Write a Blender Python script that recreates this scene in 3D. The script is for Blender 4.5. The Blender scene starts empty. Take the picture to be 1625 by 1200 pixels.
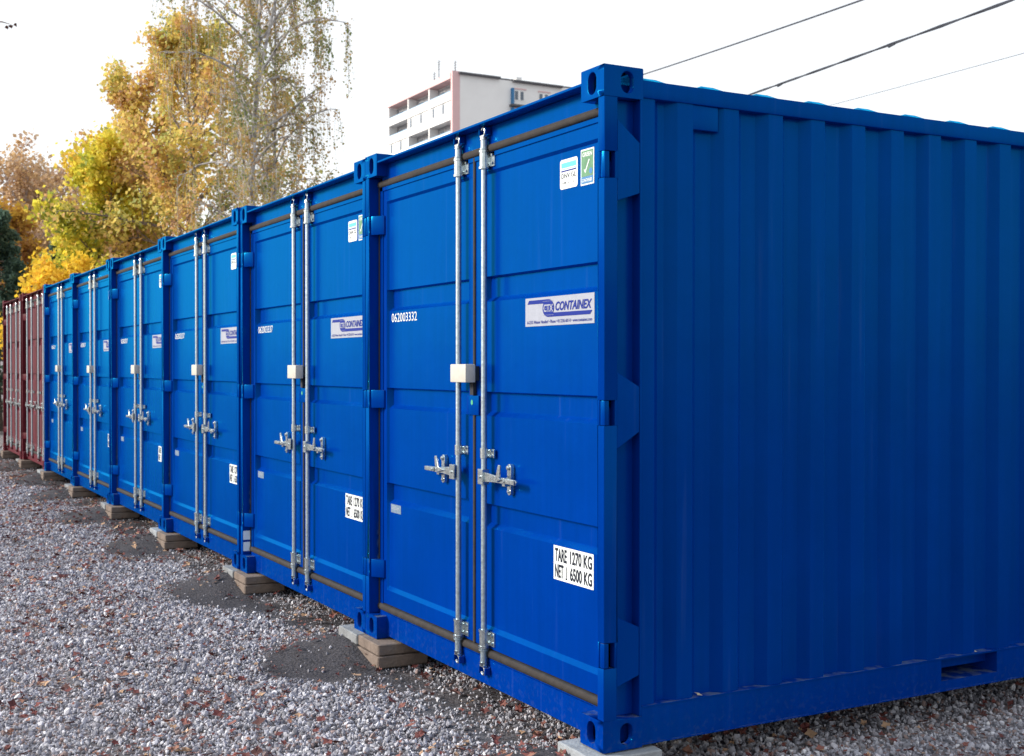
import bpy, bmesh, math, random
import numpy as np
from mathutils import Vector, Matrix, noise

SC = bpy.context.scene
COL = SC.collection
R = math.radians
random.seed(7)

# ------------------------------------------------------------------ camera, sky, sun, exposure
cam_d = bpy.data.cameras.new('camera')
cam = bpy.data.objects.new('camera', cam_d)
COL.objects.link(cam)
YAW, PITCH, ROLL = 1.0693794, -0.0092865, 0.0007230
fwd = Vector((-math.sin(YAW) * math.cos(PITCH), math.cos(YAW) * math.cos(PITCH), math.sin(PITCH)))
rgt = Vector((math.cos(YAW), math.sin(YAW), 0)); upv = rgt.cross(fwd)
r2 = rgt * math.cos(ROLL) + upv * math.sin(ROLL); u2 = -rgt * math.sin(ROLL) + upv * math.cos(ROLL)
m = Matrix((r2, u2, -fwd)).transposed().to_4x4()
m.translation = Vector((3.87737, -2.51708, 1.45605))
cam.matrix_world = m
cam_d.sensor_width = 36; cam_d.lens = 36 * 1951.47 / 1625
cam_d.clip_start = 0.05; cam_d.clip_end = 4000
cam_d.dof.use_dof = True; cam_d.dof.focus_distance = 5.6; cam_d.dof.aperture_fstop = 6.3
SC.camera = cam

SUN_EL, SUN_AZ = 25.0, (-0.44, -0.898)      # where the light comes from (x, y)
world = bpy.data.worlds.new('World'); SC.world = world; world.use_nodes = True
wn = world.node_tree.nodes; wl = world.node_tree.links; wn.clear()
wo = wn.new('ShaderNodeOutputWorld'); bg = wn.new('ShaderNodeBackground'); sky = wn.new('ShaderNodeTexSky')
sky.sky_type = 'NISHITA'; sky.sun_disc = False; sky.sun_elevation = R(SUN_EL)
sky.sun_rotation = math.atan2(SUN_AZ[0], SUN_AZ[1])
sky.air_density = 1.0; sky.dust_density = 3.0
veil = wn.new('ShaderNodeMixRGB'); veil.blend_type = 'ADD'; veil.inputs[0].default_value = 1.0
veil.inputs[2].default_value = (12.4, 12.3, 12.1, 1)      # bright even cloud cover over the blue
wl.new(sky.outputs[0], veil.inputs[1]); wl.new(veil.outputs[0], bg.inputs[0]); bg.inputs[1].default_value = 0.075
wl.new(bg.outputs[0], wo.inputs[0])
sun_d = bpy.data.lights.new('sun', 'SUN'); sun_d.energy = 5.0; sun_d.angle = R(16); sun_d.color = (1.0, 0.96, 0.9)
sun = bpy.data.objects.new('sun', sun_d); COL.objects.link(sun)
sd = Vector((SUN_AZ[0] * math.cos(R(SUN_EL)), SUN_AZ[1] * math.cos(R(SUN_EL)), math.sin(R(SUN_EL))))
sun.rotation_euler = sd.to_track_quat('Z', 'Y').to_euler()
vs = SC.view_settings
vs.view_transform = 'Standard'; vs.look = 'None'; vs.gamma = 1.0; vs.use_curve_mapping = False; vs.exposure = 0.0
SC.render.engine = 'CYCLES'

# ------------------------------------------------------------------ helpers
MATS = {}
def mat(name, color, rough=0.6, metal=0.0, spec=0.5, noise_amt=0.0, nscale=8.0, bump=0.0, bscale=60.0, color2=None, dust=None, coat=0.0, sheen=None):
    if name in MATS: return MATS[name]
    M = bpy.data.materials.new(name); M.use_nodes = True
    n = M.node_tree.nodes; l = M.node_tree.links; b = n['Principled BSDF']
    b.inputs['Base Color'].default_value = (*color, 1); b.inputs['Roughness'].default_value = rough
    b.inputs['Metallic'].default_value = metal; b.inputs['Specular IOR Level'].default_value = spec
    b.inputs['Coat Weight'].default_value = coat; b.inputs['Coat Roughness'].default_value = 0.15
    tc = n.new('ShaderNodeTexCoord'); last = None
    if noise_amt > 0 or color2:
        t = n.new('ShaderNodeTexNoise'); t.inputs['Scale'].default_value = nscale; t.inputs['Detail'].default_value = 6; t.inputs['Roughness'].default_value = 0.6
        l.new(tc.outputs['Object'], t.inputs['Vector'])
        rp = n.new('ShaderNodeValToRGB'); rp.color_ramp.elements[0].position = 0.3; rp.color_ramp.elements[1].position = 0.7
        c2 = color2 or tuple(min(1, c * (1 + noise_amt)) for c in color)
        c1 = color if color2 else tuple(c * (1 - noise_amt) for c in color)
        rp.color_ramp.elements[0].color = (*c1, 1); rp.color_ramp.elements[1].color = (*c2, 1)
        l.new(t.outputs['Fac'], rp.inputs[0]); last = rp.outputs[0]; l.new(last, b.inputs['Base Color'])
        mr = n.new('ShaderNodeMapRange'); mr.inputs[3].default_value = max(0, rough - 0.08); mr.inputs[4].default_value = min(1, rough + 0.1)
        l.new(t.outputs['Fac'], mr.inputs[0]); l.new(mr.outputs[0], b.inputs['Roughness'])
    if dust:                                             # real dust and sand lying on upward ledges
        g = n.new('ShaderNodeNewGeometry'); sx = n.new('ShaderNodeSeparateXYZ'); l.new(g.outputs['Normal'], sx.inputs[0])
        t2 = n.new('ShaderNodeTexNoise'); t2.inputs['Scale'].default_value = 14; t2.inputs['Detail'].default_value = 5
        l.new(tc.outputs['Object'], t2.inputs['Vector'])
        gt = n.new('ShaderNodeMapRange'); gt.inputs[1].default_value = 0.95; gt.inputs[2].default_value = 0.995
        l.new(sx.outputs[2], gt.inputs[0])
        mr2 = n.new('ShaderNodeMapRange'); mr2.inputs[1].default_value = 0.42; mr2.inputs[2].default_value = 0.62
        l.new(t2.outputs['Fac'], mr2.inputs[0])
        mu = n.new('ShaderNodeMath'); mu.operation = 'MULTIPLY'; l.new(gt.outputs[0], mu.inputs[0]); l.new(mr2.outputs[0], mu.inputs[1])
        # splashed mud low on the container
        sp = n.new('ShaderNodeSeparateXYZ'); l.new(tc.outputs['Object'], sp.inputs[0])
        lo = n.new('ShaderNodeMapRange'); lo.inputs[1].default_value = 0.16; lo.inputs[2].default_value = -0.02; lo.inputs[3].default_value = 0.0; lo.inputs[4].default_value = 0.12
        l.new(sp.outputs[2], lo.inputs[0])
        t3 = n.new('ShaderNodeTexNoise'); t3.inputs['Scale'].default_value = 45; t3.inputs['Detail'].default_value = 8; l.new(tc.outputs['Object'], t3.inputs['Vector'])
        m3 = n.new('ShaderNodeMapRange'); m3.inputs[1].default_value = 0.52; m3.inputs[2].default_value = 0.68; l.new(t3.outputs['Fac'], m3.inputs[0])
        mu2 = n.new('ShaderNodeMath'); mu2.operation = 'MULTIPLY'; l.new(lo.outputs[0], mu2.inputs[0]); l.new(m3.outputs[0], mu2.inputs[1])
        mx0 = n.new('ShaderNodeMath'); mx0.operation = 'MAXIMUM'; l.new(mu.outputs[0], mx0.inputs[0]); l.new(mu2.outputs[0], mx0.inputs[1])
        mx = n.new('ShaderNodeMixRGB'); mh = n.new('ShaderNodeMath'); mh.operation = 'MULTIPLY'; mh.inputs[1].default_value = 0.6; l.new(mx0.outputs[0], mh.inputs[0]); l.new(mh.outputs[0], mx.inputs[0])
        if last: l.new(last, mx.inputs[1])
        else: mx.inputs[1].default_value = (*color, 1)
        mx.inputs[2].default_value = (*dust, 1)
        mp = n.new('ShaderNodeMapping'); mp.inputs['Scale'].default_value = (26, 26, 0.9); l.new(tc.outputs['Object'], mp.inputs[0])
        ts = n.new('ShaderNodeTexNoise'); ts.inputs['Scale'].default_value = 1.0; ts.inputs['Detail'].default_value = 7; l.new(mp.outputs[0], ts.inputs['Vector'])
        ms_ = n.new('ShaderNodeMapRange'); ms_.inputs[1].default_value = 0.35; ms_.inputs[2].default_value = 0.7; ms_.inputs[3].default_value = 0.95; ms_.inputs[4].default_value = 1.05
        l.new(ts.outputs['Fac'], ms_.inputs[0])
        vm = n.new('ShaderNodeVectorMath'); vm.operation = 'SCALE'; l.new(mx.outputs[0], vm.inputs[0]); l.new(ms_.outputs[0], vm.inputs['Scale'])
        # fine rain streaks of pale dust and a few scuffs
        m5 = n.new('ShaderNodeMapRange'); m5.inputs[1].default_value = 0.62; m5.inputs[2].default_value = 0.80; m5.inputs[4].default_value = 0.05; l.new(ts.outputs['Fac'], m5.inputs[0])
        t6 = n.new('ShaderNodeTexNoise'); t6.inputs['Scale'].default_value = 9; t6.inputs['Detail'].default_value = 12; t6.inputs['Roughness'].default_value = 0.75; l.new(tc.outputs['Object'], t6.inputs['Vector'])
        m6 = n.new('ShaderNodeMapRange'); m6.inputs[1].default_value = 0.70; m6.inputs[2].default_value = 0.76; m6.inputs[4].default_value = 0.35; l.new(t6.outputs['Fac'], m6.inputs[0])
        m7 = n.new('ShaderNodeMath'); m7.operation = 'MAXIMUM'; l.new(m5.outputs[0], m7.inputs[0]); l.new(m6.outputs[0], m7.inputs[1])
        mx5 = n.new('ShaderNodeMixRGB'); l.new(m7.outputs[0], mx5.inputs[0]); l.new(vm.outputs[0], mx5.inputs[1]); mx5.inputs[2].default_value = (*dust, 1)
        l.new(mx5.outputs[0], b.inputs['Base Color'])
    if bump > 0:
        tb = n.new('ShaderNodeTexNoise'); tb.inputs['Scale'].default_value = bscale; tb.inputs['Detail'].default_value = 4
        l.new(tc.outputs['Object'], tb.inputs['Vector'])
        bp = n.new('ShaderNodeBump'); bp.inputs['Strength'].default_value = bump; bp.inputs['Distance'].default_value = 0.01
        l.new(tb.outputs['Fac'], bp.inputs['Height']); l.new(bp.outputs[0], b.inputs['Normal'])
    if sheen:                                            # blue varnish: coloured gloss over the pigment
        gl = n.new('ShaderNodeBsdfGlossy'); gl.inputs['Color'].default_value = (*sheen, 1); gl.inputs['Roughness'].default_value = 0.24
        fr = n.new('ShaderNodeFresnel'); fr.inputs['IOR'].default_value = 1.44
        ms = n.new('ShaderNodeMixShader'); l.new(fr.outputs[0], ms.inputs[0]); l.new(b.outputs[0], ms.inputs[1]); l.new(gl.outputs[0], ms.inputs[2])
        if bump > 0: l.new(bp.outputs[0], gl.inputs['Normal']); l.new(bp.outputs[0], fr.inputs['Normal'])
        l.new(ms.outputs[0], n['Material Output'].inputs[0])
    MATS[name] = M
    return M

BLUE = mat('blue_paint', (0.0, 0.0225, 0.215), 0.45, spec=0.0, noise_amt=0.08, sheen=(0.02, 0.60, 1.0), nscale=2.5, bump=0.26, bscale=3.0, dust=(0.16, 0.20, 0.22))
RED = mat('maroon_paint', (0.085, 0.006, 0.015), 0.5, spec=0.12, noise_amt=0.2, nscale=3, bump=0.1, bscale=9, dust=(0.2, 0.16, 0.15))
GALV = mat('galvanised_steel', (0.36, 0.44, 0.50), 0.38, metal=0.9, noise_amt=0.18, nscale=60, bump=0.08, bscale=90)
ZINC = mat('bright_zinc', (0.50, 0.56, 0.58), 0.27, metal=0.95, noise_amt=0.22, nscale=50)
RUBBER = mat('door_rubber', (0.030, 0.026, 0.025), 0.75, spec=0.2, noise_amt=0.3, nscale=20)
DARK = mat('dark_gap', (0.01, 0.012, 0.02), 0.8)
BOXM = mat('lock_box_cream', (0.46, 0.44, 0.39), 0.5, noise_amt=0.08, nscale=25)
WHITE = mat('sticker_white', (0.66, 0.70, 0.70), 0.45, spec=0.12)
SILV = mat('sticker_silver', (0.30, 0.32, 0.38), 0.4, spec=0.2, noise_amt=0.06, nscale=40)
INK = mat('ink_black', (0.015, 0.018, 0.03), 0.5, spec=0.12)
NAVY = mat('ink_navy', (0.008, 0.022, 0.20), 0.5, spec=0.12)
CYAN = mat('ink_cyan', (0.12, 0.55, 0.60), 0.5, spec=0.12)
GREEN = mat('sticker_green', (0.07, 0.20, 0.10), 0.45, noise_amt=0.35, nscale=25)
SKYB = mat('sticker_blue', (0.02, 0.16, 0.36), 0.45)
GREY = mat('sticker_grey', (0.13, 0.19, 0.27), 0.45, noise_amt=0.1, nscale=60)
REFL = mat('reflector_white', (0.72, 0.76, 0.80), 0.4)

class MB:
    """collects shapes, builds ONE mesh object"""
    def __init__(s): s.v = []; s.f = []; s.m = []; s.cur = 0
    def poly(s, pts, faces):
        o = len(s.v); s.v += [tuple(p) for p in pts]
        for f in faces: s.f.append(tuple(i + o for i in f)); s.m.append(s.cur)
    def box(s, x0, x1, y0, y1, z0, z1):
        s.poly([(x0,y0,z0),(x1,y0,z0),(x1,y1,z0),(x0,y1,z0),(x0,y0,z1),(x1,y0,z1),(x1,y1,z1),(x0,y1,z1)],
               [(0,3,2,1),(4,5,6,7),(0,1,5,4),(1,2,6,5),(2,3,7,6),(3,0,4,7)])
    def prism(s, pts, axis, a, b):
        """2D polygon extruded along an axis; 'z': (x,y), 'x': (y,z), 'y': (x,z)"""
        def P(p, t):
            return (p[0], p[1], t) if axis == 'z' else ((t, p[0], p[1]) if axis == 'x' else (p[0], t, p[1]))
        n = len(pts)
        area = sum(pts[i][0]*pts[(i+1)%n][1]-pts[(i+1)%n][0]*pts[i][1] for i in range(n))
        if (area < 0) != (axis == 'y'): pts = pts[::-1]
        V = [P(p, a) for p in pts] + [P(p, b) for p in pts]
        F = [tuple(range(n))[::-1], tuple(range(n, 2*n))] + [(i, (i+1)%n, n+(i+1)%n, n+i) for i in range(n)]
        s.poly(V, F)
    def tube(s, p0, p1, r0, r1=None, n=12, cap=True):
        r1 = r0 if r1 is None else r1
        p0 = Vector(p0); p1 = Vector(p1); d = (p1-p0).normalized()
        a = d.orthogonal().normalized(); b = d.cross(a)
        V = []
        for p, r in ((p0, r0), (p1, r1)):
            for k in range(n):
                t = 2*math.pi*k/n; V.append(tuple(p + a*math.cos(t)*r + b*math.sin(t)*r))
        F = [(k, (k+1)%n, n+(k+1)%n, n+k) for k in range(n)]
        if cap: F += [tuple(range(n))[::-1], tuple(range(n, 2*n))]
        s.poly(V, F)
    def path(s, pts, rad, n=8):
        for i in range(len(pts)-1):
            s.tube(pts[i], pts[i+1], rad[i] if hasattr(rad, '__len__') else rad, rad[i+1] if hasattr(rad, '__len__') else rad, n)
    def add_mesh(s, me, fn):
        o = len(s.v); s.v += [fn(v.co) for v in me.vertices]
        for p in me.polygons: s.f.append(tuple(i + o for i in p.vertices)); s.m.append(s.cur)
    def build(s, name, mats, parent=None, bevel=0.0, seg=2, smooth=True, loc=None, ang=35):
        me = bpy.data.meshes.new(name); me.from_pydata(s.v, [], s.f)
        if not isinstance(mats, (list, tuple)): mats = [mats]
        for k in mats: me.materials.append(k)
        me.polygons.foreach_set('material_index', s.m)
        if bevel > 0:
            bm = bmesh.new(); bm.from_mesh(me)
            bmesh.ops.remove_doubles(bm, verts=bm.verts, dist=1e-5)
            es = [e for e in bm.edges if len(e.link_faces) == 2 and e.calc_face_angle(0) > R(30)]
            bmesh.ops.bevel(bm, geom=es, offset=bevel, segments=seg, profile=0.6, affect='EDGES', clamp_overlap=True)
            bm.to_mesh(me); bm.free()
        if smooth:
            me.polygons.foreach_set('use_smooth', [True]*len(me.polygons)); me.set_sharp_from_angle(angle=R(ang))
        me.update()
        o = bpy.data.objects.new(name, me); COL.objects.link(o)
        if parent: o.parent = parent
        if loc: o.location = loc
        return o

def empty(name, loc=(0,0,0)):
    o = bpy.data.objects.new(name, None); COL.objects.link(o); o.location = loc; o.empty_display_size = 0.2
    return o
def tag(o, label=None, cat=None, group=None, kind=None):
    if label: o['label'] = label
    if cat: o['category'] = cat
    if group: o['group'] = group
    if kind: o['kind'] = kind
    return o
def copy_tree(o, parent=None):
    c = o.copy(); COL.objects.link(c)
    if parent: c.parent = parent
    for ch in list(o.children): copy_tree(ch, c)
    return c

_tc = {}
def text_mesh(body, shear=0.0, bold=0.0):
    k = (body, shear, bold)
    if k in _tc: return _tc[k]
    cu = bpy.data.curves.new('text', 'FONT'); cu.body = body; cu.size = 1; cu.shear = shear; cu.offset = bold; cu.resolution_u = 3
    ob = bpy.data.objects.new('text', cu); COL.objects.link(ob)
    bpy.context.view_layer.update()
    me = bpy.data.meshes.new_from_object(ob.evaluated_get(bpy.context.evaluated_depsgraph_get()))
    bpy.data.objects.remove(ob)
    xs = [v.co.x for v in me.vertices]; ys = [v.co.y for v in me.vertices]
    _tc[k] = (me, min(xs), max(xs), min(ys), max(ys))
    return _tc[k]
def put_text(mb, body, x0, x1, z0, z1, y, shear=0.0, bold=0.0):
    me, a, b, c, d = text_mesh(body, shear, bold)
    mb.add_mesh(me, lambda p: (x0 + (p.x-a)/(b-a)*(x1-x0), y, z0 + (p.y-c)/(d-c)*(z1-z0)))
def flat(mb, pts, y):
    """flat polygon facing -y, pts (x,z) counter-clockwise seen from -y"""
    mb.poly([(p[0], y, p[1]) for p in pts], [tuple(range(len(pts)))])
def rect(x0, x1, z0, z1): return [(x0,z0),(x1,z0),(x1,z1),(x0,z1)]
def rrect(x0, x1, z0, z1, r, n=4):
    P = []
    for cx, cz, a0 in ((x1-r, z0+r, -90), (x1-r, z1-r, 0), (x0+r, z1-r, 90), (x0+r, z0+r, 180)):
        for k in range(n+1):
            a = R(a0 + 90*k/n); P.append((cx+r*math.cos(a), cz+r*math.sin(a)))
    return P

# ------------------------------------------------------------------ ground
PITCHX = 2.3902
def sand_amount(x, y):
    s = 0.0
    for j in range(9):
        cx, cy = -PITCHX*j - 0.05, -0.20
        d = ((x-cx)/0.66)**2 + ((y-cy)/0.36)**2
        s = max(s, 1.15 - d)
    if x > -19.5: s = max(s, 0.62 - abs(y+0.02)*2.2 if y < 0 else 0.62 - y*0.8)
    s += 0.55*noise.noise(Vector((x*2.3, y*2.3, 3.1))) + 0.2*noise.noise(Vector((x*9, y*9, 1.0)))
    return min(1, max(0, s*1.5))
GZ = -0.165
def ground_z(x, y, s=None):
    h = GZ + 0.018*noise.noise(Vector((x*1.1, y*1.1, 0))) + 0.05*noise.noise(Vector((x*0.22, y*0.22, 5)))*min(1, abs(y)/6)
    for j in range(9):
        cx, cy = -PITCHX*j - 0.16, -0.02
        d = ((x-cx)/0.50)**2 + ((y-cy)/0.34)**2
        if d < 4: h += 0.112*math.exp(-d*1.5)
    if y > -1.5 and y < 1.0 and x < 0.5 and x > -20:
        q = 1 if s is None else s
        h += (0.012*noise.noise(Vector((x*5, y*7, 2))) + 0.007*noise.noise(Vector((x*16, y*16, 2))))*q + 0.012*q
    return h
def axis(lo, hi, step, far):
    a = list(np.arange(lo, hi+1e-6, step)); d = step
    up = [hi]; dn = [lo]
    while up[-1] < far: d *= 1.35; up.append(up[-1]+d)
    d = step
    while dn[-1] > -far: d *= 1.35; dn.append(dn[-1]-d)
    return dn[:0:-1] + a + up[1:]
xs = axis(-20.5, 3.0, 0.05, 1500); ys = axis(-3.2, 2.2, 0.04, 1500)
gv, gs = [], []
for y in ys:
    for x in xs:
        near = -21 < x < 3.5 and -3.5 < y < 2.5
        s = sand_amount(x, y) if near else 0.0
        gs.append(s)
        far = max(0, math.hypot(x, y)-40)
        hill = 0.0
        if x < -45 and y > -20: hill = min(1, (-45-x)/60)*min(1, (y+20)/40)*3.0
        gv.append((x, y, (ground_z(x, y, s) if abs(x) < 60 and abs(y) < 60 else GZ) + hill))
nx, ny = len(xs), len(ys)
gf = [(j*nx+i, j*nx+i+1, (j+1)*nx+i+1, (j+1)*nx+i) for j in range(ny-1) for i in range(nx-1)]
gme = bpy.data.meshes.new('ground'); gme.from_pydata(gv, [], gf)
gme.attributes.new('sand', 'FLOAT', 'POINT').data.foreach_set('value', gs)
gme.polygons.foreach_set('use_smooth', [True]*len(gf))
ground = bpy.data.objects.new('gravel_yard_ground', gme); COL.objects.link(ground); tag(ground, kind='structure')
GM = bpy.data.materials.new('gravel_ground'); GM.use_nodes = True
n = GM.node_tree.nodes; l = GM.node_tree.links; b = n['Principled BSDF']; b.inputs['Roughness'].default_value = 0.9
b.inputs['Specular IOR Level'].default_value = 0.2
tc = n.new('ShaderNodeTexCoord')
vo = n.new('ShaderNodeTexVoronoi'); vo.inputs['Scale'].default_value = 48; l.new(tc.outputs['Object'], vo.inputs['Vector'])
rp = n.new('ShaderNodeValToRGB'); e = rp.color_ramp.elements
e[0].position = 0.0; e[0].color = (0.10, 0.10, 0.115, 1); e[1].position = 1.0; e[1].color = (0.36, 0.36, 0.39, 1)
e.new(0.45).color = (0.20, 0.20, 0.22, 1); e.new(0.75).color = (0.19, 0.14, 0.13, 1)
sp = n.new('ShaderNodeSeparateColor'); l.new(vo.outputs['Color'], sp.inputs[0]); l.new(sp.outputs[0], rp.inputs[0])
ns = n.new('ShaderNodeTexNoise'); ns.inputs['Scale'].default_value = 70; ns.inputs['Detail'].default_value = 8; l.new(tc.outputs['Object'], ns.inputs['Vector'])
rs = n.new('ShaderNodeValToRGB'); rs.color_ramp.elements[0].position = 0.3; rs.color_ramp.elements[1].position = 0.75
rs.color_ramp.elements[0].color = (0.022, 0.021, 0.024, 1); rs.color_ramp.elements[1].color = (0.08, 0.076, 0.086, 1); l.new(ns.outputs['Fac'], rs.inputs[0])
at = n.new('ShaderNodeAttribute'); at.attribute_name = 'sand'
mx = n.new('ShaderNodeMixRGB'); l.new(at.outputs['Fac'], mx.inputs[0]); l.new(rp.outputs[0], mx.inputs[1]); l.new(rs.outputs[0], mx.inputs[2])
l.new(mx.outputs[0], b.inputs['Base Color'])
bp = n.new('ShaderNodeBump'); bp.inputs['Strength'].default_value = 0.9; bp.inputs['Distance'].default_value = 0.012
l.new(ns.outputs['Fac'], bp.inputs['Height']); l.new(bp.outputs[0], b.inputs['Normal'])
gme.materials.append(GM)

# ------------------------------------------------------------------ containers
CW, CH, CL = 2.376, 2.591, 6.058          # width, height, length
def casting(mb, xs_, top):
    """corner casting, outer side towards xs_ = +1 (right) or -1 (left); open inside, oval holes front and outer side"""
    z0, z1 = (CH-0.118, CH) if top else (0.0, 0.118)
    xo = 0.0 if xs_ > 0 else -CW
    xi = xo - xs_*0.162
    N = 24
    def ring(fn, u0, u1, v0, v1, cu, cv, au, av, depth, flip):
        out, inn, deep = [], [], []
        hu, hv = au, av-au
        for k in range(N):
            t = 2*math.pi*(k+0.5)/N; c, s = math.cos(t), math.sin(t)
            pu = cu + hu*c; pv = cv + (hv if s > 0 else -hv) + hu*s
            du = (u1-cu)/c if c > 0 else (u0-cu)/c
            dv = (v1-cv)/s if s > 0 else (v0-cv)/s
            q = min(du, dv); out.append((cu+c*q, cv+s*q)); inn.append((pu, pv))
        # snap outline corners
        for (qu, qv) in ((u0,v0),(u1,v0),(u1,v1),(u0,v1)):
            k = min(range(N), key=lambda i: (out[i][0]-qu)**2+(out[i][1]-qv)**2); out[k] = (qu, qv)
        V = [fn(p, 0) for p in out] + [fn(p, 0) for p in inn] + [fn(p, depth) for p in inn]
        F = []
        for k in range(N):
            j = (k+1) % N
            a = [(k, j, N+j, N+k), (N+k, N+j, 2*N+j, 2*N+k)]
            F += [f[::-1] if flip else f for f in a]
        mb.poly(V, F)
    # front face (-y)
    zc = (z0+z1)/2
    ring(lambda p, d: (p[0], 0.0+d, p[1]), min(xo,xi), max(xo,xi), z0, z1, xo-xs_*0.085, zc, 0.029, 0.042, 0.028, False)
    # outer side face
    ring(lambda p, d: (xo - xs_*d, p[0], p[1]), 0.0, 0.178, z0, z1, 0.106, zc, 0.028, 0.041, 0.028, xs_ < 0)
    a, c = min(xo,xi), max(xo,xi)
    mb.poly([(a,0,z0),(c,0,z0),(c,0.178,z0),(a,0.178,z0),(a,0,z1),(c,0,z1),(c,0.178,z1),(a,0.178,z1)],
            [(0,3,2,1),(4,5,6,7),(2,3,7,6), (3,0,4,7) if xs_ > 0 else (1,2,6,5)])

HZ = [(2.165, 2.268), (1.232, 1.330), (0.316, 0.414)]       # hinge notches in the posts
def post(mb, s):
    X = (lambda v: v) if s > 0 else (lambda v: -CW - v)
    def bx(x0, x1, *r):
        a, b_ = X(x0), X(x1); mb.box(min(a,b_), max(a,b_), *r)
    zs = [0.118]; 
    for z0, z1 in sorted(HZ): zs += [z0, z1]
    zs.append(CH-0.118)
    for k in range(0, len(zs), 2): bx(-0.045, -0.001, 0.003, 0.062, zs[k], zs[k+1])
    for z0, z1 in HZ:
        bx(-0.045, -0.034, 0.003, 0.062, z0, z1)
        bx(-0.034, -0.001, 0.052, 0.062, z0, z1)
    bx(-0.095, -0.050, 0.062, 0.166, 0.118, CH-0.118)
    bx(-0.095, -0.001, 0.166, 0.1775, 0.118, CH-0.118)
    for pl in ([(0.0622,2.392),(0.1655,2.308),(0.1655,2.116),(0.0622,2.082)],
               [(0.0622,1.436),(0.1655,1.380),(0.1655,1.207),(0.0622,1.143)],
               [(0.0622,0.508),(0.1655,0.461),(0.1655,0.276),(0.0622,0.240)]):
        a, b_ = X(-0.0495), X(-0.0035)
        mb.prism(pl, 'x', min(a,b_), max(a,b_))

def corr_panel(mb, xo, y0, y1, z0, z1, sgn):
    """corrugated wall: outer flat, slope, inner flat, slope"""
    pts = [(y0, 0.0), (0.238, 0.0)]
    y = 0.238
    pts = [(y0, 0), (0.238, 0), (0.276, 1), (0.306, 1)]
    y = 0.346
    while y + 0.228 < y1 - 0.2:
        pts += [(y, 0), (y+0.074, 0), (y+0.112, 1), (y+0.188, 1)]; y += 0.228
    pts += [(y, 0), (y1, 0)]
    V = []; D = 0.036
    for (yy, d) in pts: V += [(xo - sgn*d*D, yy, z0), (xo - sgn*d*D, yy, z1)]
    F = [(2*i, 2*i+2, 2*i+3, 2*i+1) for i in range(len(pts)-1)]
    if sgn < 0: F = [f[::-1] for f in F]
    mb.poly(V, F)

D0 = 0.068                                                # outer plane of the door frames
ZP = [(0.256,0),(0.278,1),(0.722,1),(0.744,2),(0.824,2),(0.832,1),(1.231,1),(1.252,2),(1.334,2),(1.342,1),(1.751,1),(1.772,2),(1.858,2),(1.866,1),(2.328,1),(2.341,0)]
DEP = {0: 0.0, 1: 0.011, 2: 0.034}
def door_leaf(x0, x1, xa, xb, material, parent, ribs=ZP):
    mb = MB(); z0, z1 = 0.180, 2.420; c = 0.011
    y = lambda k: D0 + DEP[k]
    V = []
    for z, k in ribs:
        V += [(xa, D0, z), (xa + c, y(k), z), (xb - c, y(k), z), (xb, D0, z)]
    F = []
    for i in range(len(ribs)-1):
        for j in range(3): F.append((4*i+j, 4*i+j+1, 4*i+4+j+1, 4*i+4+j))
    mb.poly(V, F)
    zb, zt = ribs[0][0], ribs[-1][0]
    mb.poly([(x0,D0,z0),(x1,D0,z0),(x1,D0,z1),(x0,D0,z1),(xa,D0,zb),(xb,D0,zb),(xb,D0,zt),(xa,D0,zt)],
            [(0,1,5,4),(1,2,6,5),(2,3,7,6),(3,0,4,7)])
    yb = D0 + 0.055
    mb.poly([(x0,D0,z0),(x1,D0,z0),(x1,D0,z1),(x0,D0,z1),(x0,yb,z0),(x1,yb,z0),(x1,yb,z1),(x0,yb,z1)],
            [(0,4,5,1),(1,5,6,2),(2,6,7,3),(3,7,4,0),(5,4,7,6)])
    return mb.build('door', material, parent, smooth=True, ang=25)

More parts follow.
